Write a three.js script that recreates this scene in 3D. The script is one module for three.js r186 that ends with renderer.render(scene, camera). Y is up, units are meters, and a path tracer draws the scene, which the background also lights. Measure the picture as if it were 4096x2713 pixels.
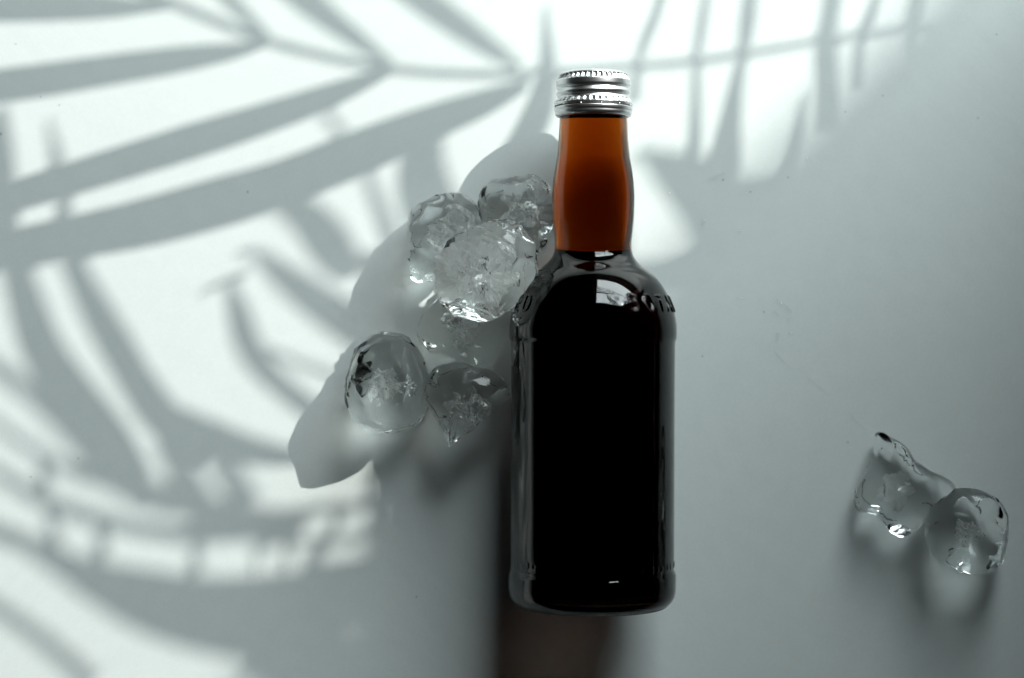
import * as THREE from 'three';
import { mergeGeometries, mergeVertices } from 'three/addons/utils/BufferGeometryUtils.js';
import { ImprovedNoise } from 'three/addons/math/ImprovedNoise.js';
import { RectAreaLightUniformsLib } from 'three/addons/lights/RectAreaLightUniformsLib.js';

// ---------------------------------------------------------------- camera, light, exposure
// x right, y up, z towards the lower edge of the photograph; table top at y = 0, one photograph pixel (of 4096) is S metres on it
const S = 0.16e-3 / 1.7304, CAM = 0.72;
const scene = new THREE.Scene();
const camera = new THREE.PerspectiveCamera(2 * Math.atan(1356.5 * S / CAM) * 180 / Math.PI, 4096 / 2713, 0.05, 20);
camera.position.set(0, CAM, 0);
camera.up.set(0, 0, -1);
camera.lookAt(0, 0, 0);
camera.focus = CAM - 0.042;
camera.userData.fStop = 7;
const renderer = new THREE.WebGLRenderer({ antialias: true });
renderer.toneMapping = THREE.LinearToneMapping;
renderer.toneMappingExposure = 1;
renderer.shadowMap.enabled = true;
RectAreaLightUniformsLib.init();
const LAMP = new THREE.Vector3(1.876, 1.86, -1.91);           // hard sun-like key light beyond the window
const KEY = 49, WINDOW = 12;
const key = new THREE.SpotLight(new THREE.Color().setRGB(1, 1, 0.95), KEY, 0, 0.09, 0.2, 2);
key.position.copy(LAMP); key.target.position.set(-0.02, 0, 0); key.castShadow = true; key.shadow.radius = 0.76;
key.shadow.mapSize.set(2048, 2048); key.shadow.camera.near = 1; key.shadow.camera.far = 5;
scene.add(key, key.target);
const PANE = { x0: 0.1, x1: 1.015, y0: 0.28, y1: 1.12, z: -1.0 };
const daylight = new THREE.RectAreaLight(new THREE.Color().setRGB(0.875, 0.985, 1.0), WINDOW, PANE.x1 - PANE.x0, PANE.y1 - PANE.y0);
daylight.position.set((PANE.x0 + PANE.x1) / 2, (PANE.y0 + PANE.y1) / 2, PANE.z + 0.012);
daylight.lookAt(daylight.position.x, daylight.position.y, 10);
scene.add(daylight);

// ---------------------------------------------------------------- helpers
let seed = 7;
const rnd = () => { seed = (seed + 0x6d2b79f5) | 0; let t = Math.imul(seed ^ (seed >>> 15), 1 | seed); t = (t + Math.imul(t ^ (t >>> 7), 61 | t)) ^ t; return ((t ^ (t >>> 14)) >>> 0) / 4294967296; };
const noise = new ImprovedNoise();
const N = (x, y, z) => noise.noise(x, y, z);
const clamp = THREE.MathUtils.clamp, lerp = THREE.MathUtils.lerp, sstep = THREE.MathUtils.smoothstep;
const V = (x, y, z) => new THREE.Vector3(x, y, z);
const names = {};
const numbered = (n) => { names[n] = (names[n] ?? -1) + 1; return names[n] ? `${n}_${String(names[n]).padStart(3, '0')}` : n; };
function mesh(name, geometry, material, parent) {
  const m = new THREE.Mesh(geometry, material);
  m.name = parent ? name : numbered(name); m.castShadow = m.receiveShadow = true;
  (parent ?? scene).add(m);
  return m;
}
function group(name, x = 0, y = 0, z = 0) { const g = new THREE.Group(); g.name = numbered(name); g.position.set(x, y, z); scene.add(g); return g; }
function tag(o, label, category, grp, kind) { Object.assign(o.userData, { label, category }); if (grp) o.userData.group = grp; if (kind) o.userData.kind = kind; return o; }
const lin = (r, g, b) => new THREE.Color().setRGB(r, g, b);
const px = (x, y, h = 0) => { const k = 1 - h / CAM; return [(x - 2048) * S * k, (y - 1356.5) * S * k]; };   // a photograph pixel at height h above the table
const px2 = (x, y, h = 0) => px(x * 1.7304, y * 1.7304, h);                                               // the same, pixels of the 2367-wide view
// a closed or open grid of points as one smooth mesh
function grid(rows, cols, at, wrap = false, flip = false) {
  const pos = new Float32Array(rows * cols * 3), uv = new Float32Array(rows * cols * 2), idx = [];
  for (let i = 0; i < rows; i++) for (let j = 0; j < cols; j++) {
    const p = at(i, j); pos.set([p[0], p[1], p[2]], (i * cols + j) * 3); uv.set([j / cols, i / rows], (i * cols + j) * 2);
  }
  const last = wrap ? cols : cols - 1;
  for (let i = 0; i < rows - 1; i++) for (let j = 0; j < last; j++) {
    const a = i * cols + j, b = i * cols + (j + 1) % cols, c = a + cols, d = b + cols;
    if (flip) idx.push(a, b, c, b, d, c); else idx.push(a, c, b, b, c, d);
  }
  const g = new THREE.BufferGeometry();
  g.setAttribute('position', new THREE.BufferAttribute(pos, 3)); g.setAttribute('uv', new THREE.BufferAttribute(uv, 2));
  g.setIndex(idx); g.computeVertexNormals();
  return g;
}
// monotone cubic through [x, y] pairs
function pchip(p) {
  const n = p.length, d = [], m = [];
  for (let i = 0; i < n - 1; i++) d.push((p[i + 1][1] - p[i][1]) / (p[i + 1][0] - p[i][0]));
  for (let i = 0; i < n; i++) m.push(i === 0 ? d[0] : i === n - 1 ? d[n - 2] : d[i - 1] * d[i] <= 0 ? 0 : 2 * d[i - 1] * d[i] / (d[i - 1] + d[i]));
  return (x) => {
    if (x <= p[0][0]) return p[0][1];
    if (x >= p[n - 1][0]) return p[n - 1][1];
    let i = 0; while (x > p[i + 1][0]) i++;
    const h = p[i + 1][0] - p[i][0], t = (x - p[i][0]) / h;
    return (1 + 2 * t) * (1 - t) ** 2 * p[i][1] + t * (1 - t) ** 2 * h * m[i] + t * t * (3 - 2 * t) * p[i + 1][1] + t * t * (t - 1) * h * m[i + 1];
  };
}

// ---------------------------------------------------------------- table top
{
  const n = 1024, data = new Uint8Array(n * n * 4), bump = new Uint8Array(n * n * 4);
  for (let y = 0; y < n; y++) for (let x = 0; x < n; x++) {
    const a = x / n * Math.PI * 2, b = y / n * Math.PI * 2, o = (y * n + x) * 4;
    const f = N(Math.cos(a) * 9, Math.sin(a) * 9 + Math.cos(b) * 9, Math.sin(b) * 9), g = N(Math.cos(a) * 60, Math.sin(a) * 60 + Math.cos(b) * 60, Math.sin(b) * 60);
    const v = 1 + f * 0.009 + g * 0.008 + (rnd() - 0.5) * 0.016;
    data.set([clamp(224 * v, 0, 255), clamp(231 * v, 0, 255), clamp(229 * v, 0, 255), 255], o);
    const h = 128 + g * 40 + f * 30 + (rnd() - 0.5) * 24; bump.set([h, h, h, 255], o);
  }
  // grains of dust where the photograph shows them, in a 0.4 m square round the origin
  const dust = [[988, 770, 5], [0, 538, 6], [234, 422, 3], [60, 178, 3], [160, 390, 3], [3380, 450, 3], [3985, 140, 3], [3910, 475, 3], [3530, 385, 3], [310, 1836, 3], [2890, 722, 5], [3000, 770, 4], [3150, 712, 3], [3390, 1772, 4], [2808, 1427, 3], [1664, 2390, 4], [120, 1910, 3], [2640, 1255, 3], [3054, 1250, 3]];
  const size = 0.4;
  for (const [dx, dy, r] of dust) {
    const [wx, wz] = px(dx, dy), cx = (wx / size + 0.5) * n, cy = (0.5 - wz / size) * n, rr = r * S / size * n * 0.8;
    for (let y = Math.floor(cy - 3); y <= cy + 3; y++) for (let x = Math.floor(cx - 3); x <= cx + 3; x++) {
      const k = 1 - 0.3 * clamp(1.4 - Math.hypot(x - cx, y - cy) / Math.max(rr, 0.7), 0, 1), o = (((y + n) % n) * n + (x + n) % n) * 4;
      for (let c = 0; c < 3; c++) data[o + c] *= k;
    }
  }
  const tex = (d, srgb) => { const t = new THREE.DataTexture(d, n, n); t.wrapS = t.wrapT = THREE.RepeatWrapping; t.magFilter = THREE.LinearFilter; if (srgb) t.colorSpace = THREE.SRGBColorSpace; t.needsUpdate = true; return t; };
  const m = new THREE.MeshPhysicalMaterial({ map: tex(data, true), bumpMap: tex(bump), bumpScale: 0.00003, roughness: 0.5, specularIntensity: 0.6 });
  const g = new THREE.BoxGeometry(2.6, 0.03, 2.6), p = g.attributes.position, uv = g.attributes.uv;
  for (let i = 0; i < p.count; i++) uv.setXY(i, p.getX(i) / size + 0.5, 0.5 - p.getZ(i) / size);
  const t = mesh('table_top', g, m); t.position.y = -0.015;
  tag(t, 'smooth pale grey white table top under the bottle and ice', 'table', null, 'structure');
}

// ---------------------------------------------------------------- bottle
const AX = 4500 / (4500 - 186), PX = 0.16e-3;                  // magnification at the height of the bottle's axis
const ax = (y) => (y - 784) / AX * PX, rad = (w) => w / AX * PX;
const RB = rad(194);
{
  const b = group('bottle', px2(1370.5, 784, RB)[0], 0, 0);
  tag(b, 'dark brown glass bottle with silver screw cap lying beside the ice', 'bottle');
  b.rotation.y = -0.0028;
  const at = (r, th, z) => [r * Math.sin(th), RB + r * Math.cos(th), z];
  const glass = new THREE.MeshPhysicalMaterial({ color: lin(1, 1, 1), roughness: 0, transmission: 1, thickness: 0.01, ior: 1.47, specularIntensity: 0.55, attenuationColor: lin(0.9, 0.97, 0.93), attenuationDistance: 0.03 });
  const drink = new THREE.MeshPhysicalMaterial({ color: lin(1, 1, 1), roughness: 0, transmission: 1, thickness: 0.05, ior: 1.001, attenuationColor: lin(0.43, 0.15, 0.03), attenuationDistance: 0.0085 });
  // outer profile: [y of the picture, half width]
  const prof = pchip([[196, 70], [262, 72], [266, 77.5], [282, 78.5], [320, 80.5], [360, 84], [398, 90.5], [430, 94.3], [462, 95.6], [495, 95], [535, 91.8], [562, 89], [576, 89.3], [590, 93], [602, 101], [614, 113], [628, 131], [645, 148.5], [665, 163], [690, 176.5], [715, 186], [740, 191.5], [762, 194], [780, 193.6], [787, 191.5], [792, 190], [1000, 189.2], [1300, 189], [1314, 188.6], [1320, 190.5], [1327, 193.2], [1340, 193.8], [1362, 193], [1376, 190.5], [1386, 186], [1394, 179], [1399.5, 170], [1402, 160], [1403, 150]]);
  // embossed writing, drawn once and read as relief
  const W = 2048, H = 256, cv = document.createElement('canvas'); cv.width = W; cv.height = H;
  const c = cv.getContext('2d'); c.fillStyle = '#000'; c.fillRect(0, 0, W, H); c.fillStyle = '#fff'; c.textAlign = 'center'; c.textBaseline = 'middle';
  const glyph = (ch, deg, y, w, h, font) => { c.save(); c.translate((deg + 180) / 360 * W, y); c.font = `100px ${font}`; const tw = c.measureText(ch).width; c.scale(w / tw, h / 72); c.fillText(ch, 0, 0); c.restore(); };
  // upper half of the sheet: shoulder band (y 676..730), lower half: heel band (y 1280..1322)
  for (const [ch, d] of [['B', 27], ['O', 41], ['T', 55], ['A', 68], ['N', 82], ['E', -71], ['D', -57]]) glyph(ch, d, 64, ch === 'T' ? 54 : 60, 92, 'sans-serif');
  for (const [ch, d, w] of [['1', -67, 26], ['1', -61, 26], ['2', -53.5, 36], ['9', -46, 36]]) glyph(ch, d, 192, w, 78, 'sans-serif');
  for (const d of [33, 38, 43.2, 48.4, 54, 63, 68.6, 78, 85, 92]) { c.beginPath(); c.ellipse((d + 180) / 360 * W, 196, 8, 22, 0, 0, 7); c.fill(); }
  const img = c.getImageData(0, 0, W, H).data;
  let rel = new Float32Array(W * H); for (let i = 0; i < W * H; i++) rel[i] = img[i * 4] / 255;
  for (let pass = 0; pass < 3; pass++) for (const [dx, dy] of [[1, 0], [0, 1]]) {
    const out = new Float32Array(W * H), R = dx ? 3 : 3;
    for (let y = 0; y < H; y++) for (let x = 0; x < W; x++) { let s = 0; for (let k = -R; k <= R; k++) s += rel[clamp(y + dy * k, 0, H - 1) * W + (x + dx * k + W) % W]; out[y * W + x] = s / (2 * R + 1); }
    rel = out;
  }
  const relief = (th, y) => {
    let v = -1;
    if (y > 676 && y < 730) v = (y - 676) / 54 * 127; else if (y > 1280 && y < 1322) v = 128 + (y - 1280) / 42 * 127;
    if (v < 0) return 0;
    const u = ((th / (2 * Math.PI) + 0.5) % 1) * W, x0 = Math.floor(u), y0 = Math.floor(v), fx = u - x0, fy = v - y0, g = (x, yy) => rel[Math.min(yy, H - 1) * W + x % W];
    const h = lerp(lerp(g(x0, y0), g(x0 + 1, y0), fx), lerp(g(x0, y0 + 1), g(x0 + 1, y0 + 1), fx), fy);
    return sstep(h, 0.05, 0.95) * (y < 1000 ? 0.0005 : 0.0002);
  };
  const rowsY = [];
  for (let y = 196; y < 1403;) { rowsY.push(y); y += y > 672 && y < 734 ? 0.9 : y > 1276 && y < 1326 ? 1.0 : y < 560 ? 7 : y < 672 ? 3 : y > 800 && y < 1270 ? 20 : 2; }
  rowsY.push(1403);
  const T = 1080, R = rowsY.length;
  const tooth = (th, y) => 0.00028 * Math.max(0, Math.sin(th * 120)) * sstep(y, 1394, 1400);
  // the wall, then the foot with its raised, toothed ring and hollow
  const foot = [[1404, 142], [1402.5, 134], [1398, 122], [1392, 100], [1388, 70], [1386, 35], [1385.5, 0.5]];
  const shell = grid(R + foot.length + 2, T, (i, j) => {
    const th = j / T * 2 * Math.PI - Math.PI;
    if (i === 0) return at(rad(0.5), th, ax(196));
    const k = i - 1;
    if (k < R) {
      const y = rowsY[k], r = rad(prof(y));
      const wob = 1 + (0.0012 * N(y * 0.03, Math.cos(th) * 2, Math.sin(th) * 2) + 0.0004 * N(y * 0.09, Math.cos(th) * 6, Math.sin(th) * 6)) * (y > 270 ? 1 : 0);
      return at(r * wob + relief(th, y), th, ax(y) + tooth(th, y));
    }
    const [y, w] = foot[Math.min(k - R, foot.length - 1)];
    return at(k - R >= foot.length ? 1e-5 : rad(w), th, ax(y) + (k - R === 0 ? 0.00028 * Math.max(0, Math.sin(th * 120)) : 0));
  }, true);
  const body = mesh('glass_body', shell, glass, b);
  body.userData.label = 'clear thick glass wall with raised lettering on the shoulder';
  // the drink fills the inside of the wall
  const wall = pchip([[200, 16], [280, 21], [560, 23], [600, 20], [660, 14], [760, 12], [1300, 13], [1340, 15], [1372, 20]]);
  const inner = []; for (let y = 204; y <= 1345; y += 6) inner.push([y, prof(y) - wall(y)]);
  inner.push([1352, 176], [1360, 170], [1368, 160], [1373, 148], [1374, 120], [1371, 80], [1368, 40], [1367, 0.05]);
  const liquid = grid(inner.length + 1, 160, (i, j) => { const [y, w] = i ? inner[i - 1] : [204, 0.05]; return at(rad(w), j / 160 * 2 * Math.PI, ax(y)); }, true);
  mesh('drink', liquid, drink, b).userData.label = 'dark amber brown drink filling the bottle';

  // screw cap: turned aluminium with scalloped knurls, a helical thread groove and a tamper ring below
  const metal = new THREE.MeshPhysicalMaterial({ color: lin(0.74, 0.75, 0.75), metalness: 1, roughness: 0.33 });
  const capProf = pchip([[167, 62], [168, 70], [170.5, 76], [174, 79.3], [178, 80.5], [183, 83.5], [190, 86], [199, 86.3], [204, 84.5], [207.5, 82], [211, 83.6], [216.5, 86], [221, 84.8], [225.5, 82], [229, 83.6], [233, 87.5], [238, 90.6], [243, 90.9], [246.5, 90.2]]);
  const capY = []; for (let y = 167; y <= 246.5; y += 0.75) capY.push(y);
  const CT = 840, scal = (th, n) => Math.pow(Math.abs(Math.cos(th * n / 2)), 1.3);
  const capGeo = grid(capY.length + 4, CT, (i, j) => {
    const th = j / CT * 2 * Math.PI - Math.PI;
    if (i === 0) return at(1e-5, th, ax(167.6));
    if (i === 1) return at(rad(58), th, ax(167.4));
    if (i >= capY.length + 2) return at(rad(i === capY.length + 2 ? 84 : 79), th, ax(i === capY.length + 2 ? 247.2 : 246));
    const y = capY[i - 2];
    const hel = y > 200 && y < 232 ? 3.2 * Math.sin(th * 0.5 + 0.2) * sstep(y, 200, 206) * (1 - sstep(y, 226, 232)) : 0;
    let r = rad(capProf(y + hel));
    r -= rad(3.6) * scal(th, 42) * sstep(y, 173.5, 178) * (1 - sstep(y, 184, 189));
    r -= rad(3.0) * scal(th + 0.07, 40) * sstep(y, 229.5, 233) * (1 - sstep(y, 238, 241));
    return at(r, th, ax(y));
  }, true);
  const cap = mesh('screw_cap', capGeo, metal, b);
  cap.userData.label = 'silver knurled aluminium screw cap';
  const ringProf = [[249.2, 80], [248.6, 88], [249.6, 90.3], [252, 90.8], [256, 90.4], [259.5, 88.8], [263, 88.9], [267, 87.6], [270.5, 84.5], [272, 80], [270, 78.8], [249.2, 80]];
  const rc = pchip(ringProf.slice(1, 10).map((p, i) => [i, p[1]])), ry = pchip(ringProf.slice(1, 10).map((p, i) => [i, p[0]]));
  const ringGeo = grid(37, 240, (i, j) => { const t = Math.min(i, 32) / 4, th = j / 240 * 2 * Math.PI; return i <= 32 ? at(rad(rc(t)), th, ax(ry(t))) : i === 33 ? at(rad(78.8), th, ax(270)) : i === 34 ? at(rad(78.8), th, ax(255)) : i === 35 ? at(rad(79.5), th, ax(249.2)) : at(rad(88), th, ax(248.6)); }, true);
  const ring = mesh('tamper_ring', ringGeo, metal, b);
  for (let k = 0; k < 12; k++) {                               // little metal bridges across the tear line
    const th = (k + 0.3) / 12 * 2 * Math.PI, g = new THREE.SphereGeometry(0.00038, 10, 8), p = at(rad(89.4), th, ax(247.9));
    g.scale(0.8, 0.8, 1.3); g.translate(...p); mesh('bridge', g, metal, ring);
  }
}

// ---------------------------------------------------------------- ice
const iceMat = new THREE.MeshPhysicalMaterial({ color: lin(1, 1, 1), roughness: 0.05, transmission: 1, thickness: 0.02, ior: 1.31, attenuationColor: lin(0.93, 0.975, 0.965), attenuationDistance: 0.06 });
const airMat = new THREE.MeshPhysicalMaterial({ color: lin(1, 1, 1), roughness: 0, transmission: 1, thickness: 0.001, ior: 1.31 });
const cloudMat = new THREE.MeshPhysicalMaterial({ color: lin(0.97, 0.985, 0.98), roughness: 0.5, transmission: 0.9, thickness: 0.01, ior: 1.08 });
function unitBall(n) {
  let g = new THREE.BoxGeometry(2, 2, 2, n, n, n); g.deleteAttribute('uv'); g.deleteAttribute('normal'); g = mergeVertices(g, 1e-5);
  const p = g.attributes.position, v = new THREE.Vector3();
  for (let i = 0; i < p.count; i++) { v.fromBufferAttribute(p, i); for (const k of ['x', 'y', 'z']) v[k] = Math.tan(v[k] * Math.PI / 4); v.normalize(); p.setXYZ(i, v.x, v.y, v.z); }
  return g;
}
const BALL = unitBall(96), SMALL = unitBall(12);
function polar(pts, cx, cz) {
  const a = pts.map(([x, z]) => [Math.atan2(z - cz, x - cx), Math.hypot(x - cx, z - cz)]).sort((p, q) => p[0] - q[0]);
  const n = a.length;
  return (th) => {
    let i = a.findIndex((p) => p[0] > th); if (i < 0) i = 0;
    const P = (k) => { const q = a[((k % n) + n) % n]; let t = q[0] + Math.floor(k / n) * 2 * Math.PI; return [t, q[1]]; };
    let k = i; let hi = P(k), lo = P(k - 1); let t = th; if (t > hi[0]) { t -= 2 * Math.PI; }
    const u = clamp((t - lo[0]) / (hi[0] - lo[0]), 0, 1), r0 = P(k - 2)[1], r1 = lo[1], r2 = hi[1], r3 = P(k + 1)[1];
    return 0.5 * (2 * r1 + (r2 - r0) * u + (2 * r0 - 5 * r1 + 4 * r2 - r3) * u * u + (3 * r1 - r0 - 3 * r2 + r3) * u * u * u);
  };
}
// o: outline in pixels of the 2367-wide view; h height; y0 height it rests at; p squareness; dent, tilt, rough; pockets: air inside
function ice(o) {
  const mid = o.y0 + o.h * 0.5, pts = o.outline.map(([x, y]) => px2(x, y, mid));
  const cx = pts.reduce((s, q) => s + q[0], 0) / pts.length, cz = pts.reduce((s, q) => s + q[1], 0) / pts.length, R = polar(pts, cx, cz);
  const planes = [], mean = pts.reduce((a, q) => a + Math.hypot(q[0] - cx, q[1] - cz), 0) / pts.length;
  let ps = o.seed * 97 + 3; const pr = () => { ps = (ps * 16807 + 11) % 2147483647; return ps / 2147483647; }; pr(); pr();
  for (let k = 0; k < (o.facets ?? 6); k++) {                  // flat breaks across the upper edges
    const a = (k + pr() * 0.7) / (o.facets ?? 6) * 6.283, ny = 0.35 + 0.5 * pr(), nh = Math.sqrt(1 - ny * ny), n = [Math.cos(a) * nh, ny * (pr() < 0.25 ? -1 : 1), Math.sin(a) * nh];
    const rl = R(Math.atan2(n[2], n[0])), reach = Math.pow(Math.pow(rl * nh, 1.6) + Math.pow(o.h / 2 * ny, 1.6), 1 / 1.6);
    planes.push([n, reach * (0.86 + 0.1 * pr())]);
  }
  const s = o.seed * 17.3, g = BALL.clone(), pos = g.attributes.position, p = o.p ?? 2.8;
  for (let i = 0; i < pos.count; i++) {
    const dx = pos.getX(i), dy = pos.getY(i), dz = pos.getZ(i), sr = Math.hypot(dx, dz), th = Math.atan2(dz, dx);
    const k = 1 / Math.pow(Math.pow(sr, p) + Math.pow(Math.abs(dy), p), 1 / p), rho = sr * k, eta = dy * k, r = R(th) * rho;
    let x = r * Math.cos(th), z = r * Math.sin(th), y = o.h / 2 * eta;
    if (eta > 0 && o.dent) y -= o.dent * Math.exp(-((x - (o.dx ?? 0)) ** 2 + (z - (o.dz ?? 0)) ** 2) / (2 * (o.dr ?? 0.006) ** 2)) * eta;
    if (eta > 0 && o.slope) y += (o.slope[0] * x + o.slope[1] * z) * eta;
    if (o.taper) { const t = 1 + o.taper * eta; x *= t; z *= t; }
    if (o.ledge) { const t = 1 + o.ledge * (1 - sstep(eta, -0.25, 0.05)); x *= t; z *= t; }
    for (const [n, d] of planes) { const e = x * n[0] + y * n[1] + z * n[2] - d; if (e > 0) { x -= n[0] * e * 0.94; y -= n[1] * e * 0.94; z -= n[2] * e * 0.94; } }
    const q = [x * 75 + s, y * 75 - s, z * 75 + s * 0.5], q2 = [x * 210 + s, y * 210, z * 210 - s], n1 = N(...q);
    const ridge = 1 - Math.abs(N(x * 115 - s, y * 115, z * 115 + s)) * 2.2, facet = Math.abs(N(x * 60 + s * 2, y * 60, z * 60 - s));
    const amp = (o.rough ?? 1) * (0.0012 * n1 - 0.0006 * facet + 0.00042 * N(...q2) * (0.6 + Math.max(0, n1)) + 0.0005 * Math.pow(Math.max(0, ridge), 3));
    const l = Math.hypot(x, y, z) || 1;
    x += x / l * amp; z += z / l * amp; y += y / l * amp;
    pos.setXYZ(i, x, y, z);
  }
  const root = group('ice_cube', cx, 0, cz);
  g.computeVertexNormals(); g.computeBoundingBox();
  if (o.tilt) { g.rotateX(o.tilt[0]); g.rotateZ(o.tilt[1]); g.computeBoundingBox(); }
  const lift = o.y0 - g.boundingBox.min.y; g.translate(0, lift, 0);
  if (!o.y0) { const q = g.attributes.position; for (let i = 0; i < q.count; i++) { const y = q.getY(i); if (y < 0.0012) q.setY(i, 0.0002 + Math.max(0, y) * 0.55); } g.computeVertexNormals(); }
  mesh('ice_body', g, iceMat, root);
  const small = [];
  for (const [ox, oy, oz, a, bb, cc] of o.pockets ?? []) {      // hollows in the ice: walls face inward
    const f = SMALL.clone(), q = f.attributes.position;
    for (let i = 0; i < q.count; i++) { const x = q.getX(i), y = q.getY(i), z = q.getZ(i), k = 1 + 0.45 * N(x * 2 + s, y * 2, z * 2) + 0.25 * N(x * 5, y * 5 + s, z * 5); q.setXYZ(i, x * a * k, y * bb * k, z * cc * k); }
    const idx = f.index.array; for (let i = 0; i < idx.length; i += 3) { const t = idx[i]; idx[i] = idx[i + 1]; idx[i + 1] = t; }
    f.computeVertexNormals(); f.translate(ox, o.h * 0.5 + o.y0 + oy, oz); mesh('air_pocket', f, airMat, root);
  }
  if (o.cloud) {                                               // milky core of fine trapped air
    const f = BALL.clone(), q = f.attributes.position, k0 = o.cloud;
    for (let i = 0; i < q.count; i++) { const x = q.getX(i), y = q.getY(i), z = q.getZ(i), k = 1 + 0.7 * N(x * 1.6 + s, y * 1.6, z * 1.6) + 0.22 * N(x * 5, y * 5 + s, z * 5) + 0.1 * N(x * 13, y * 13, z * 13 - s); q.setXYZ(i, x * k * k0 * mean, y * k * k0 * o.h * 0.42, z * k * k0 * mean); }
    f.computeVertexNormals(); f.translate((o.bx ?? 0) * 0.7, o.y0 + o.h * 0.5, (o.bz ?? 0) * 0.7); mesh('milky_core', f, cloudMat, root);
  }
  for (let k = 0; k < (o.cracks ?? 0); k++) {                  // thin cracks that glint inside the ice
    const f = SMALL.clone(), q = f.attributes.position, a = 0.0012 + rnd() * 0.0022, c2 = 0.0006 + rnd() * 0.0014, ph = rnd() * 9;
    for (let i = 0; i < q.count; i++) { const x = q.getX(i), y = q.getY(i), z = q.getZ(i), k2 = 1 + 0.6 * N(x * 2 + ph, 0, z * 2 + ph); q.setXYZ(i, x * a * k2, y * 0.00006 + 0.0006 * N(x * 1.7 + ph, 0, z * 1.7), z * c2 * k2); }
    const idx = f.index.array; for (let i = 0; i < idx.length; i += 3) { const t = idx[i]; idx[i] = idx[i + 1]; idx[i + 1] = t; }
    f.rotateX((rnd() - 0.5) * 2.4); f.rotateZ((rnd() - 0.5) * 2.4); f.rotateY(rnd() * 6.28); f.computeVertexNormals();
    const an = rnd() * 6.28, rr = Math.sqrt(rnd()) * 0.0062; f.translate((o.bx ?? 0) * 0.6 + Math.cos(an) * rr, o.y0 + o.h * (0.35 + 0.4 * rnd()), (o.bz ?? 0) * 0.6 + Math.sin(an) * rr); small.push(f);
  }
  for (let k = 0; k < (o.bubbles ?? 0); k++) {
    const f = new THREE.IcosahedronGeometry(0.00012 + rnd() * 0.0003, 1), a = rnd() * 6.28, r = Math.sqrt(rnd()) * 0.0055; f.deleteAttribute('uv');
    const m = mergeVertices(f), idx = m.index.array; for (let i = 0; i < idx.length; i += 3) { const t = idx[i]; idx[i] = idx[i + 1]; idx[i + 1] = t; }
    m.scale(1, 1 + rnd() * 2, 1); m.translate((o.bx ?? 0) + Math.cos(a) * r, o.y0 + o.h * (0.3 + 0.45 * rnd()), (o.bz ?? 0) + Math.sin(a) * r * 0.7); m.computeVertexNormals(); m.deleteAttribute('normal'); m.computeVertexNormals(); small.push(m);
  }
  if (small.length) { const m = mesh('bubble_cloud', mergeGeometries(small), airMat, root); m.userData.kind = 'stuff'; }
  tag(root, o.label, 'ice', 'ice cubes on the table');
}
ice({ seed: 1, cloud: 0.5, h: 0.025, y0: 0, p: 3.2, cracks: 10, label: 'rounded clear ice cube resting against the brown bottle neck', dent: 0.002, dx: 0.003, rough: 1.1, bubbles: 26, bx: 0.003,
  outline: [[1112, 470], [1125, 435], [1160, 412], [1205, 402], [1245, 412], [1272, 438], [1283, 480], [1283, 530], [1268, 575], [1232, 598], [1190, 592], [1150, 570], [1122, 530]], pockets: [[0.003, 0.002, 0, 0.003, 0.002, 0.004]] });
ice({ seed: 2, cloud: 0.42, h: 0.024, y0: 0, p: 4.4, cracks: 7, label: 'square sided ice cube with a cracked corner, left of the neck cube', dent: 0.002, dx: -0.002, rough: 1.1, bubbles: 14, bx: 0.004,
  outline: [[949, 510], [955, 483], [985, 468], [1015, 452], [1048, 446], [1085, 458], [1108, 482], [1112, 525], [1100, 565], [1060, 600], [1022, 640], [985, 655], [945, 645], [948, 610], [950, 560]] });
ice({ seed: 3, cloud: 0.55, h: 0.025, y0: 0.0205, p: 3.6, cracks: 16, label: 'largest bubbly ice cube lying on top of the heap', rough: 1.25, dent: -0.002, dx: 0.006, dz: -0.005, tilt: [0.12, 0.16], bubbles: 60, bx: -0.006, bz: 0.002,
  outline: [[1010, 630], [1018, 590], [1045, 556], [1082, 540], [1105, 525], [1140, 517], [1180, 520], [1215, 535], [1238, 565], [1243, 605], [1236, 650], [1215, 690], [1180, 712], [1150, 735], [1112, 746], [1070, 736], [1035, 708], [1015, 670]], pockets: [[0.0, -0.001, 0.010, 0.0022, 0.002, 0.0024], [0.009, 0.002, 0.002, 0.0014, 0.001, 0.0026]] });
ice({ seed: 4, cloud: 0.3, h: 0.019, y0: 0, p: 5, cracks: 3, label: 'broad flat ice slab underneath the heap, touching the bottle body', rough: 0.7, taper: -0.04, facets: 2,
  outline: [[992, 690], [978, 730], [968, 785], [985, 808], [1030, 818], [1065, 836], [1105, 850], [1135, 846], [1165, 800], [1176, 765], [1178, 720], [1150, 690], [1100, 676], [1040, 672]], pockets: [[-0.0052, 0.0035, -0.0035, 0.0032, 0.0022, 0.0026]] });
ice({ seed: 5, cloud: 0.36, h: 0.027, y0: 0, p: 4.5, cracks: 4, ledge: 0.1, facets: 6, label: 'upright barrel shaped ice cube farthest from the bottle in the heap', taper: -0.06, dent: 0.006, dr: 0.006, dz: -0.001, rough: 0.8, bubbles: 12,
  outline: [[812, 850], [828, 812], [858, 792], [905, 780], [945, 800], [968, 835], [980, 875], [978, 930], [955, 968], [910, 988], [860, 984], [822, 962], [802, 925], [804, 885]], pockets: [[0.0075, 0.0, 0.002, 0.0018, 0.0012, 0.0022]] });
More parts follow.
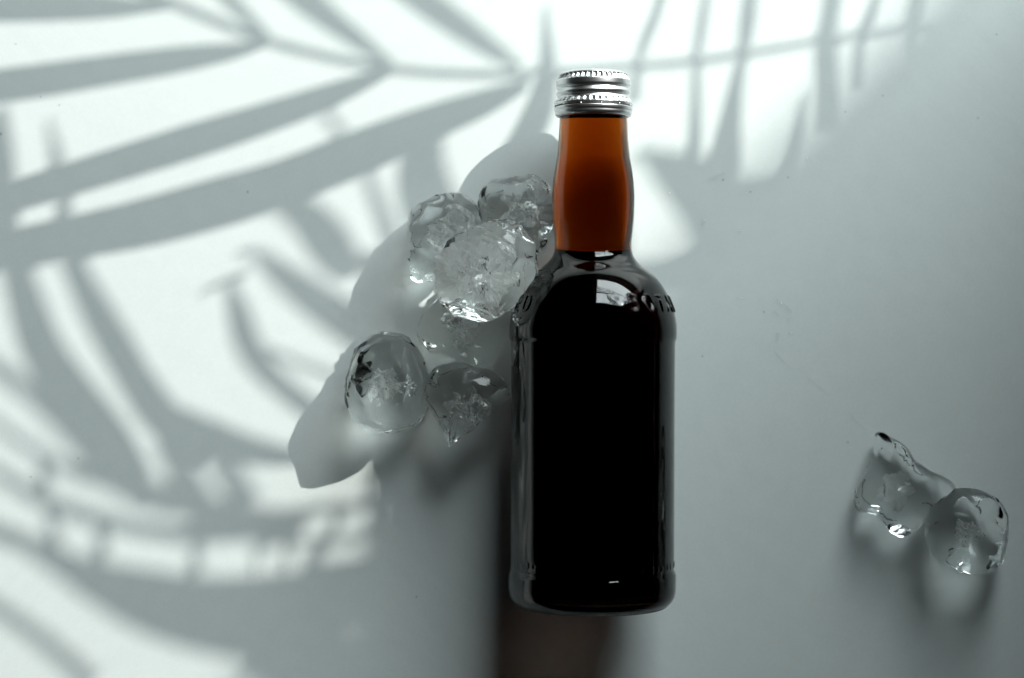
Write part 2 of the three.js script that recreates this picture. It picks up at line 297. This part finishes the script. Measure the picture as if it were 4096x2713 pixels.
ice({ seed: 6, cloud: 0.38, h: 0.027, y0: 0, p: 3.0, cracks: 4, facets: 3, label: 'teardrop shaped ice cube with a pointed tip beside the bottle body', rough: 1.0, dent: 0.0015, dz: -0.002, bubbles: 22, bx: 0.003, bz: 0.003,
  outline: [[983, 905], [992, 872], [1018, 848], [1050, 838], [1095, 846], [1135, 858], [1165, 880], [1177, 906], [1160, 935], [1120, 968], [1080, 1002], [1052, 1022], [1037, 1034], [1031, 1012], [1026, 995], [1000, 955]], pockets: [[0.0035, 0.0, 0.0025, 0.0026, 0.002, 0.0034], [-0.001, 0.002, -0.001, 0.0012, 0.001, 0.0018]] });
ice({ seed: 7, cloud: 0.3, h: 0.017, y0: 0, p: 3.4, facets: 2, cracks: 2, label: 'flat smooth ice slab with a jagged upright edge, away from the bottle', rough: 0.55, slope: [0.12, -0.12],
  outline: [[2029, 998], [2060, 1012], [2092, 1034], [2112, 1062], [2150, 1090], [2204, 1125], [2196, 1148], [2160, 1172], [2136, 1198], [2112, 1226], [2086, 1240], [2060, 1230], [2040, 1208], [2025, 1192], [1984, 1176], [1978, 1162], [1986, 1122], [2008, 1085], [2022, 1050]] });
ice({ seed: 8, cloud: 0.3, h: 0.024, y0: 0, p: 3.2, cracks: 2, facets: 2, label: 'round hollow topped ice cube beside the flat slab', rough: 0.7, dent: 0.0065, dr: 0.0055, dz: 0.001, taper: 0.06, bubbles: 8,
  outline: [[2136, 1228], [2143, 1185], [2170, 1152], [2215, 1132], [2262, 1134], [2300, 1158], [2324, 1196], [2333, 1240], [2320, 1285], [2288, 1315], [2245, 1327], [2200, 1318], [2162, 1290], [2142, 1258]] });

// ---------------------------------------------------------------- drops of melt water on the table
{
  const water = new THREE.MeshPhysicalMaterial({ color: lin(1, 1, 1), roughness: 0, transmission: 1, thickness: 0, ior: 1.333 });
  const drops = [[2865, 705, 42, 8, -22], [2678, 775, 13, 8, 0], [2780, 812, 5, 4, 0], [2812, 890, 10, 16, 10], [2955, 925, 11, 8, 30], [2970, 1058, 12, 5, 5], [2955, 1100, 7, 5, 0], [2962, 1195, 18, 9, 10], [3042, 1200, 10, 7, 0], [3135, 1225, 44, 10, 38], [3105, 1255, 18, 7, 38], [3155, 1282, 7, 14, -15], [3165, 1335, 14, 9, 0], [3110, 1345, 9, 17, 10], [2940, 990, 6, 5, 0], [3230, 635, 10, 7, 0], [2990, 772, 8, 3, 40], [3020, 1165, 8, 5, 0], [3060, 1255, 6, 4, 0], [3130, 1440, 55, 4, 44], [3270, 1545, 62, 5, 40], [3430, 1690, 52, 4, 46]];
  for (const [x, y, a, b, deg] of drops) {
    const [wx, wz] = px(x, y), sd = x * 0.37, rows = 9, cols = 28, h = 0.0006 * Math.min(1.2, Math.sqrt(Math.min(a, b) / 9));
    const g = grid(rows + 1, cols, (i, j) => {
      const t = Math.min(i, rows - 1) / (rows - 1) * Math.PI / 2, th = j / cols * 6.2832, k = 1 + 0.18 * N(Math.cos(th) * 1.6 + sd, Math.sin(th) * 1.6, sd), r = i === rows ? 1e-4 : Math.sin(t) * k;
      return [Math.cos(th) * r * a * S, i === rows ? 0.00005 : 0.00006 + Math.pow(Math.cos(t), 1.5) * h, Math.sin(th) * r * b * S];
    }, true, true);
    const m = mesh('water_drop', g, water); m.position.set(wx, 0.0001, wz); m.rotation.y = -deg * Math.PI / 180;
    const label = y > 1400 ? 'thin water streak on the table leading towards the flat ice slab'
      : Math.max(a, b) > 30 ? (deg < 0 ? 'long smeared water drop on the table beside the bottle neck' : 'long slanting water drop among small drops beside the bottle shoulder')
        : y < 840 ? 'tiny clear water drop beside the smeared drop at the bottle neck'
          : y < 1130 ? 'tiny clear water drop on bare table between the smeared and slanting drops' : 'tiny clear water drop beside the long slanting drop';
    tag(m, label, 'water drop', 'water drops on the table');
  }
}

// ---------------------------------------------------------------- palm whose shade falls on the table, beyond the upper edge of the picture
{
  const leafMat = new THREE.MeshPhysicalMaterial({ color: lin(0.05, 0.11, 0.035), roughness: 0.55, side: THREE.DoubleSide });
  const stemMat = new THREE.MeshStandardMaterial({ color: lin(0.09, 0.13, 0.04), roughness: 0.7 });
  const pot = V(0.85, 0, -0.72);
  const palm = group('potted_palm', pot.x, 0, pot.z);
  tag(palm, 'potted palm with long arching green fronds between window and table', 'palm');
  const potGeo = new THREE.LatheGeometry([[0, 0.002], [0.055, 0.002], [0.06, 0.006], [0.078, 0.13], [0.085, 0.133], [0.086, 0.15], [0.078, 0.151], [0.074, 0.135], [0, 0.132]].map(([x, y]) => new THREE.Vector2(x, y)), 48);
  mesh('pot', potGeo, new THREE.MeshStandardMaterial({ color: lin(0.3, 0.13, 0.07), roughness: 0.85 }), palm);
  const up = (p, h) => { const [x, z] = px(p[0], p[1]); return V(x, 0, z).lerp(LAMP, h / LAMP.y); };   // a frond point whose shade lands on p
  let LOW = 0.74; const q1 = 1.15625, q2 = 1.1553;
  const TL = (a) => a.map(([x, y, w]) => [x / q1, y / q1, w / q1]), TR = (a) => a.map(([x, y, w]) => [2048 + x / q1, y / q1, w / q1]), BL = (a) => a.map(([x, y, w]) => [x / q2, 1356 + y / q2, w / q2]);
  const spline = (pts, n) => { const c = new THREE.CatmullRomCurve3(pts.map(([x, y, w]) => V(x, y, w)), false, 'centripetal'); return Array.from({ length: n + 1 }, (_, i) => c.getPoint(i / n)); };
  function leaflet(pts, h0, h1, parent) {
    const n = 22, c = spline(pts, n), rows = [];
    for (let i = 0; i <= n; i++) {
      const a = c[Math.max(0, i - 1)], b = c[Math.min(n, i + 1)], l = Math.hypot(b.x - a.x, b.y - a.y) || 1, nx = -(b.y - a.y) / l, ny = (b.x - a.x) / l, w = (Math.max(c[i].z, 2) * 1.05 + 9) / 2;
      const h = LOW * lerp(h0, h1, i / n) + 0.008 * Math.sin(i / n * Math.PI), fold = Math.min(0.006, w * S * 0.35);
      rows.push([up([c[i].x - nx * w, c[i].y - ny * w], h - fold), up([c[i].x, c[i].y], h), up([c[i].x + nx * w, c[i].y + ny * w], h - fold)]);
    }
    const g = grid(n + 1, 3, (i, j) => rows[i][j].sub(V(pot.x, 0, pot.z)).toArray());
    mesh('leaflet', g, leafMat, parent);
  }
  function frond(rachis, ha, hb, w, leaflets) {
    const pts = rachis.map(([x, y], i) => up([x, y], LOW * lerp(ha, hb, i / (rachis.length - 1))).sub(V(pot.x, 0, pot.z)));
    const stem = [V(0, 0.13, 0), V(0.01, 0.22, 0.02).lerp(pts[0], 0.25)];
    const curve = new THREE.CatmullRomCurve3([...stem, ...pts], false, 'centripetal'), g = new THREE.TubeGeometry(curve, 120, w, 7);
    const r = mesh('frond', g, stemMat, palm);
    for (const [p, h0, h1] of leaflets) leaflet(p, h0, h1, r);
  }
  // frond across the top of the picture
  frond([...TR([[2150, 60], [1830, 120], [1250, 220], [850, 285], [560, 310], [200, 335]]), ...TL([[2250, 345], [1850, 325], [1280, 205], [830, 30], [600, -60]])], 0.36, 0.30, 0.0011, [
    [TL([[840, 22, 14], [700, 30, 45], [500, 32, 92], [200, 36, 112], [-100, 40, 110]]), 0.30, 0.26],
    [TL([[1240, 200, 14], [1100, 232, 60], [850, 272, 105], [500, 325, 128], [100, 385, 142], [-150, 415, 140]]), 0.31, 0.26],
    [TL([[1830, 315, 20], [1700, 370, 62], [1500, 452, 104], [1200, 556, 132], [900, 650, 148], [500, 774, 144], [150, 882, 134], [-80, 950, 124]]), 0.32, 0.26],
    [TL([[2440, 385, 40], [2250, 470, 105], [2000, 565, 150], [1700, 690, 190], [1300, 850, 200], [1000, 940, 215], [650, 1035, 205], [300, 1105, 180], [-100, 1180, 160]]), 0.33, 0.27],
    [TL([[1260, 195, 20], [1180, 120, 42], [1080, 20, 55], [1000, -60, 50]]), 0.31, 0.29],
    [TL([[1820, 310, 24], [1700, 220, 62], [1540, 100, 95], [1390, -20, 118], [1250, -130, 100]]), 0.32, 0.29],
    [TL([[2400, 310, 30], [2250, 210, 85], [2080, 90, 112], [1900, -40, 118], [1750, -150, 100]]), 0.33, 0.29],
    [TR([[152, 20, 8], [158, 150, 38], [165, 280, 66], [155, 400, 95], [120, 520, 120], [60, 640, 120], [-40, 800, 120]]), 0.33, 0.30],
    [TR([[570, 330, 16], [610, 200, 34], [660, 80, 34], [700, -40, 30]]), 0.34, 0.31],
    [TR([[575, 300, 14], [570, 380, 38], [560, 480, 40]]), 0.34, 0.32],
    [TR([[905, -60, 26], [880, 100, 38], [852, 285, 30], [850, 450, 38], [845, 620, 50], [838, 800, 60]]), 0.35, 0.31],
    [TR([[1105, -60, 62], [1085, 120, 64], [1062, 270, 40], [1035, 400, 58], [1010, 560, 90], [985, 720, 130], [960, 860, 150]]), 0.35, 0.31],
    [TR([[1490, -60, 80], [1465, 100, 80], [1450, 220, 95], [1450, 400, 90], [1445, 600, 90]]), 0.36, 0.32],
    [TR([[1345, 430, 10], [1320, 560, 36], [1285, 700, 54], [1235, 840, 70]]), 0.36, 0.32],
    [TR([[1700, -60, 34], [1650, 80, 42], [1602, 190, 34], [1590, 300, 40], [1585, 400, 40]]), 0.36, 0.33],
    [TR([[1880, -60, 60], [1850, 60, 62], [1828, 160, 40], [1830, 260, 30]]), 0.36, 0.33],
  ]);
  // frond crossing behind the bottle and sweeping down to the left
  LOW = 0.76;
  frond([...TR([[1300, 900, 1], [1000, 1250, 1], [600, 1450, 1], [100, 1400, 1]]), ...TL([[2100, 1250], [1850, 1190], [1650, 1190], [1530, 1110], [1400, 990], [1200, 960], [900, 1050], [300, 1180], [-100, 1260]])], 0.44, 0.36, 0.0015, [
    [TR([[570, 712, 40], [700, 745, 96], [900, 810, 150], [1060, 900, 170], [1300, 900, 240]]), 0.42, 0.40],
    [TR([[600, 690, 40], [700, 800, 110], [860, 960, 190], [970, 1120, 240]]), 0.42, 0.39],
    [TR([[540, 1265, 110], [720, 1255, 130], [900, 1180, 150], [1020, 1040, 160]]), 0.42, 0.39],
    [TR([[330, 820, 30], [385, 960, 170], [395, 1100, 270], [380, 1300, 260]]), 0.42, 0.39],
    [TL([[2000, 630, 90], [1955, 790, 215], [1985, 950, 250], [2050, 1080, 250]]), 0.42, 0.38],
    [TL([[1880, 680, 90], [1910, 850, 60], [1930, 1000, 80]]), 0.41, 0.38],
    [TL([[1680, 780, 40], [1730, 900, 50], [1790, 1060, 66], [1830, 1180, 80]]), 0.41, 0.37],
    [TL([[1290, 920, 110], [1420, 1010, 165], [1520, 1125, 195], [1575, 1230, 150], [1600, 1290, 50]]), 0.40, 0.36],
    [TL([[1500, 1060, 70], [1620, 1180, 80], [1730, 1290, 70], [1800, 1400, 70]]), 0.40, 0.36],
    [TL([[1090, 1168, 10], [1180, 1172, 36], [1290, 1262, 104], [1440, 1378, 150], [1600, 1485, 175], [1760, 1595, 180]]), 0.36, 0.40],
    [[...TL([[1050, 1290, 20], [1100, 1440, 90]]), ...BL([[1135, 0, 110], [1195, 110, 110], [1300, 220, 92], [1430, 320, 92], [1560, 400, 70]])], 0.39, 0.36],
    [BL([[1220, 45, 20], [1400, 120, 26], [1570, 180, 26]]), 0.38, 0.36],
    [TL([[930, 1352, 12], [1050, 1300, 18], [1160, 1255, 12]]), 0.39, 0.38],
    [[...TL([[300, 1080, 110], [350, 1250, 105], [440, 1430, 135]]), ...BL([[540, 40, 150], [620, 180, 150], [720, 330, 165], [850, 470, 140], [960, 570, 80]])], 0.38, 0.34],
    [BL([[760, 340, 90], [950, 425, 110], [1150, 512, 120], [1350, 545, 70], [1450, 560, 20]]), 0.37, 0.35],
    [[...TL([[60, 1100, 120], [70, 1220, 120], [120, 1400, 150]]), ...BL([[198, 55, 180], [338, 254, 186], [488, 444, 186], [606, 634, 160], [680, 760, 90]])], 0.38, 0.34],
    [TL([[0, 500, 50], [5, 700, 100], [10, 900, 120], [10, 1100, 150]]), 0.37, 0.36],
    [TL([[215, 550, 10], [245, 660, 34], [268, 780, 60], [285, 900, 60], [302, 1020, 70]]), 0.37, 0.36],
    [TL([[1480, 490, 36], [1540, 570, 38], [1610, 660, 40]]), 0.40, 0.39],
  ]);
  // lowest frond, its long leaflets bowing across the lower left
  LOW = 0.68;
  frond(BL([[1700, 1150, 1], [1300, 1290, 1], [900, 1260, 1], [500, 1130, 1], [150, 960, 1], [-100, 860, 1]]), 0.56, 0.46, 0.0018, [
    [BL([[-60, 110, 60], [120, 230, 80], [330, 420, 110], [560, 650, 140], [800, 760, 120]]), 0.47, 0.50],
    [BL([[-60, 370, 32], [150, 510, 40], [300, 595, 50], [500, 655, 80], [700, 725, 90], [950, 800, 110]]), 0.47, 0.51],
    [BL([[-60, 590, 40], [200, 745, 62], [500, 843, 62], [800, 900, 70], [1050, 880, 110], [1300, 850, 110], [1400, 880, 60]]), 0.47, 0.52],
    [BL([[1000, 780, 80], [1300, 812, 46], [1500, 788, 40], [1720, 775, 50]]), 0.50, 0.53],
    [BL([[1150, 925, 60], [1450, 932, 34], [1720, 912, 44]]), 0.50, 0.53],
    [BL([[955, 470, 60], [1055, 620, 110], [1150, 770, 110]]), 0.48, 0.50],
    [BL([[750, 460, 90], [840, 620, 120], [920, 760, 150], [1000, 840, 150]]), 0.48, 0.50],
    [BL([[212, 760, 34], [240, 870, 40], [265, 980, 44]]), 0.48, 0.48],
    [BL([[455, 860, 46], [478, 1040, 48]]), 0.48, 0.49],
    [BL([[888, 900, 40], [912, 1090, 44]]), 0.49, 0.50],
    [BL([[1180, 930, 18], [1190, 1070, 20]]), 0.49, 0.50],
    [BL([[1308, 930, 26], [1335, 1070, 28]]), 0.49, 0.50],
    [BL([[1470, 930, 66], [1450, 1080, 70]]), 0.50, 0.51],
    [BL([[1545, 800, 34], [1550, 930, 36]]), 0.50, 0.51],
    [BL([[185, 520, 36], [215, 730, 44]]), 0.47, 0.48],
    [BL([[1700, 620, 14], [1712, 760, 18]]), 0.50, 0.51],
    [BL([[-60, 860, 40], [200, 988, 96], [420, 1110, 170], [660, 1205, 270], [900, 1265, 320], [1150, 1290, 360], [1500, 1250, 360]]), 0.47, 0.54],
    [BL([[1100, 1480, 120], [1300, 1500, 200], [1600, 1400, 260]]), 0.52, 0.55],
    [BL([[-60, 1215, 60], [200, 1395, 70], [420, 1590, 80]]), 0.47, 0.50],
    [BL([[1738, 540, 60], [1748, 760, 80], [1742, 980, 110]]), 0.50, 0.52],
    [BL([[1800, 700, 40], [1812, 800, 70], [1810, 1000, 90]]), 0.50, 0.52],
    [BL([[1420, 1160, 150], [1600, 1160, 260], [1800, 1150, 320]]), 0.52, 0.54],
    [BL([[1500, 1090, 120], [1650, 1080, 120], [1900, 1000, 160]]), 0.52, 0.55],
  ]);
}

// ---------------------------------------------------------------- black card standing beyond the upper right corner, its edge bounds the sunlit area
{
  const t = 0.06, [ex, ez] = [(4040 - 2048) * S + 0.98 * t, -1356.5 * S - 1.02 * t];
  const g = group('black_card', ex, 0, ez);
  tag(g, 'upright black card on small feet shading the right of the table', 'card');
  const black = new THREE.MeshStandardMaterial({ color: lin(0.03, 0.03, 0.03), roughness: 0.9 });
  mesh('card_sheet', new THREE.BoxGeometry(0.75, 0.95, 0.005).translate(0.375, 0.477, 0), black, g);
  for (const x of [0.2, 0.6]) mesh('foot', new THREE.BoxGeometry(0.012, 0.02, 0.1).translate(x, 0.0102, 0), black, g);
}

// ---------------------------------------------------------------- the bright window and the key lamp beyond it
{
  const w = group('window', 0, 0, PANE.z);
  tag(w, 'tall bright window with dark frame beyond the table edge', 'window');
  const white = new THREE.MeshStandardMaterial({ color: lin(0.12, 0.12, 0.12), roughness: 0.6 });
  const { x0, x1, y0, y1 } = PANE, f = 0.05;
  mesh('lower_panel', new THREE.BoxGeometry(x1 - x0 + 2 * f, y0, 0.04).translate((x0 + x1) / 2, y0 / 2, 0), white, w);
  for (const x of [x0 - f / 2, x1 + f / 2]) mesh('frame_post', new THREE.BoxGeometry(f, y1 - y0 + f, 0.04).translate(x, (y0 + y1 + f) / 2 + 0.001, 0), white, w);
  mesh('side_panel', new THREE.BoxGeometry(0.7, 1.6, 0.036).translate(x1 + f + 0.352, 0.8, 0), white, w);
  mesh('frame_head', new THREE.BoxGeometry(x1 - x0 - 0.002, f, 0.038).translate((x0 + x1) / 2, y1 + f / 2, 0), white, w);
  const pane = new THREE.MeshPhysicalMaterial({ color: lin(1, 1, 1), roughness: 0, transmission: 0.94, emissive: lin(0.93, 1, 1), emissiveIntensity: 10, side: THREE.DoubleSide });
  mesh('window_pane', new THREE.PlaneGeometry(x1 - x0, y1 - y0).translate((x0 + x1) / 2, (y0 + y1) / 2, -0.004), pane, w);

  const l = group('spot_lamp', LAMP.x, 0, LAMP.z);
  tag(l, 'black studio spot lamp on a thin stand beyond the window', 'lamp');
  const black = new THREE.MeshStandardMaterial({ color: lin(0.02, 0.02, 0.02), roughness: 0.5 });
  mesh('stand', new THREE.CylinderGeometry(0.012, 0.014, LAMP.y + 0.6, 16).translate(0.02, (LAMP.y - 0.75) / 2, -0.02), black, l);
  const dir = LAMP.clone().negate().normalize();
  const turn = new THREE.Quaternion().setFromUnitVectors(V(0, 1, 0), dir);
  const head = new THREE.LatheGeometry([[0.0, -0.12], [0.05, -0.12], [0.06, -0.1], [0.062, -0.006], [0.058, -0.004], [0.056, -0.02], [0.0, -0.02]].map(([x, y]) => new THREE.Vector2(x, y)), 40).applyQuaternion(turn).translate(0, LAMP.y, 0);
  mesh('lamp_head', head, black, l);
  const lens = new THREE.CircleGeometry(0.05, 32).rotateX(-Math.PI / 2).translate(0, -0.015, 0).applyQuaternion(turn).translate(0, LAMP.y, 0);
  mesh('lamp_lens', lens, new THREE.MeshStandardMaterial({ color: lin(0.8, 0.8, 0.8), emissive: lin(1, 1, 0.97), emissiveIntensity: 20 }), l);
}

renderer.render(scene, camera);
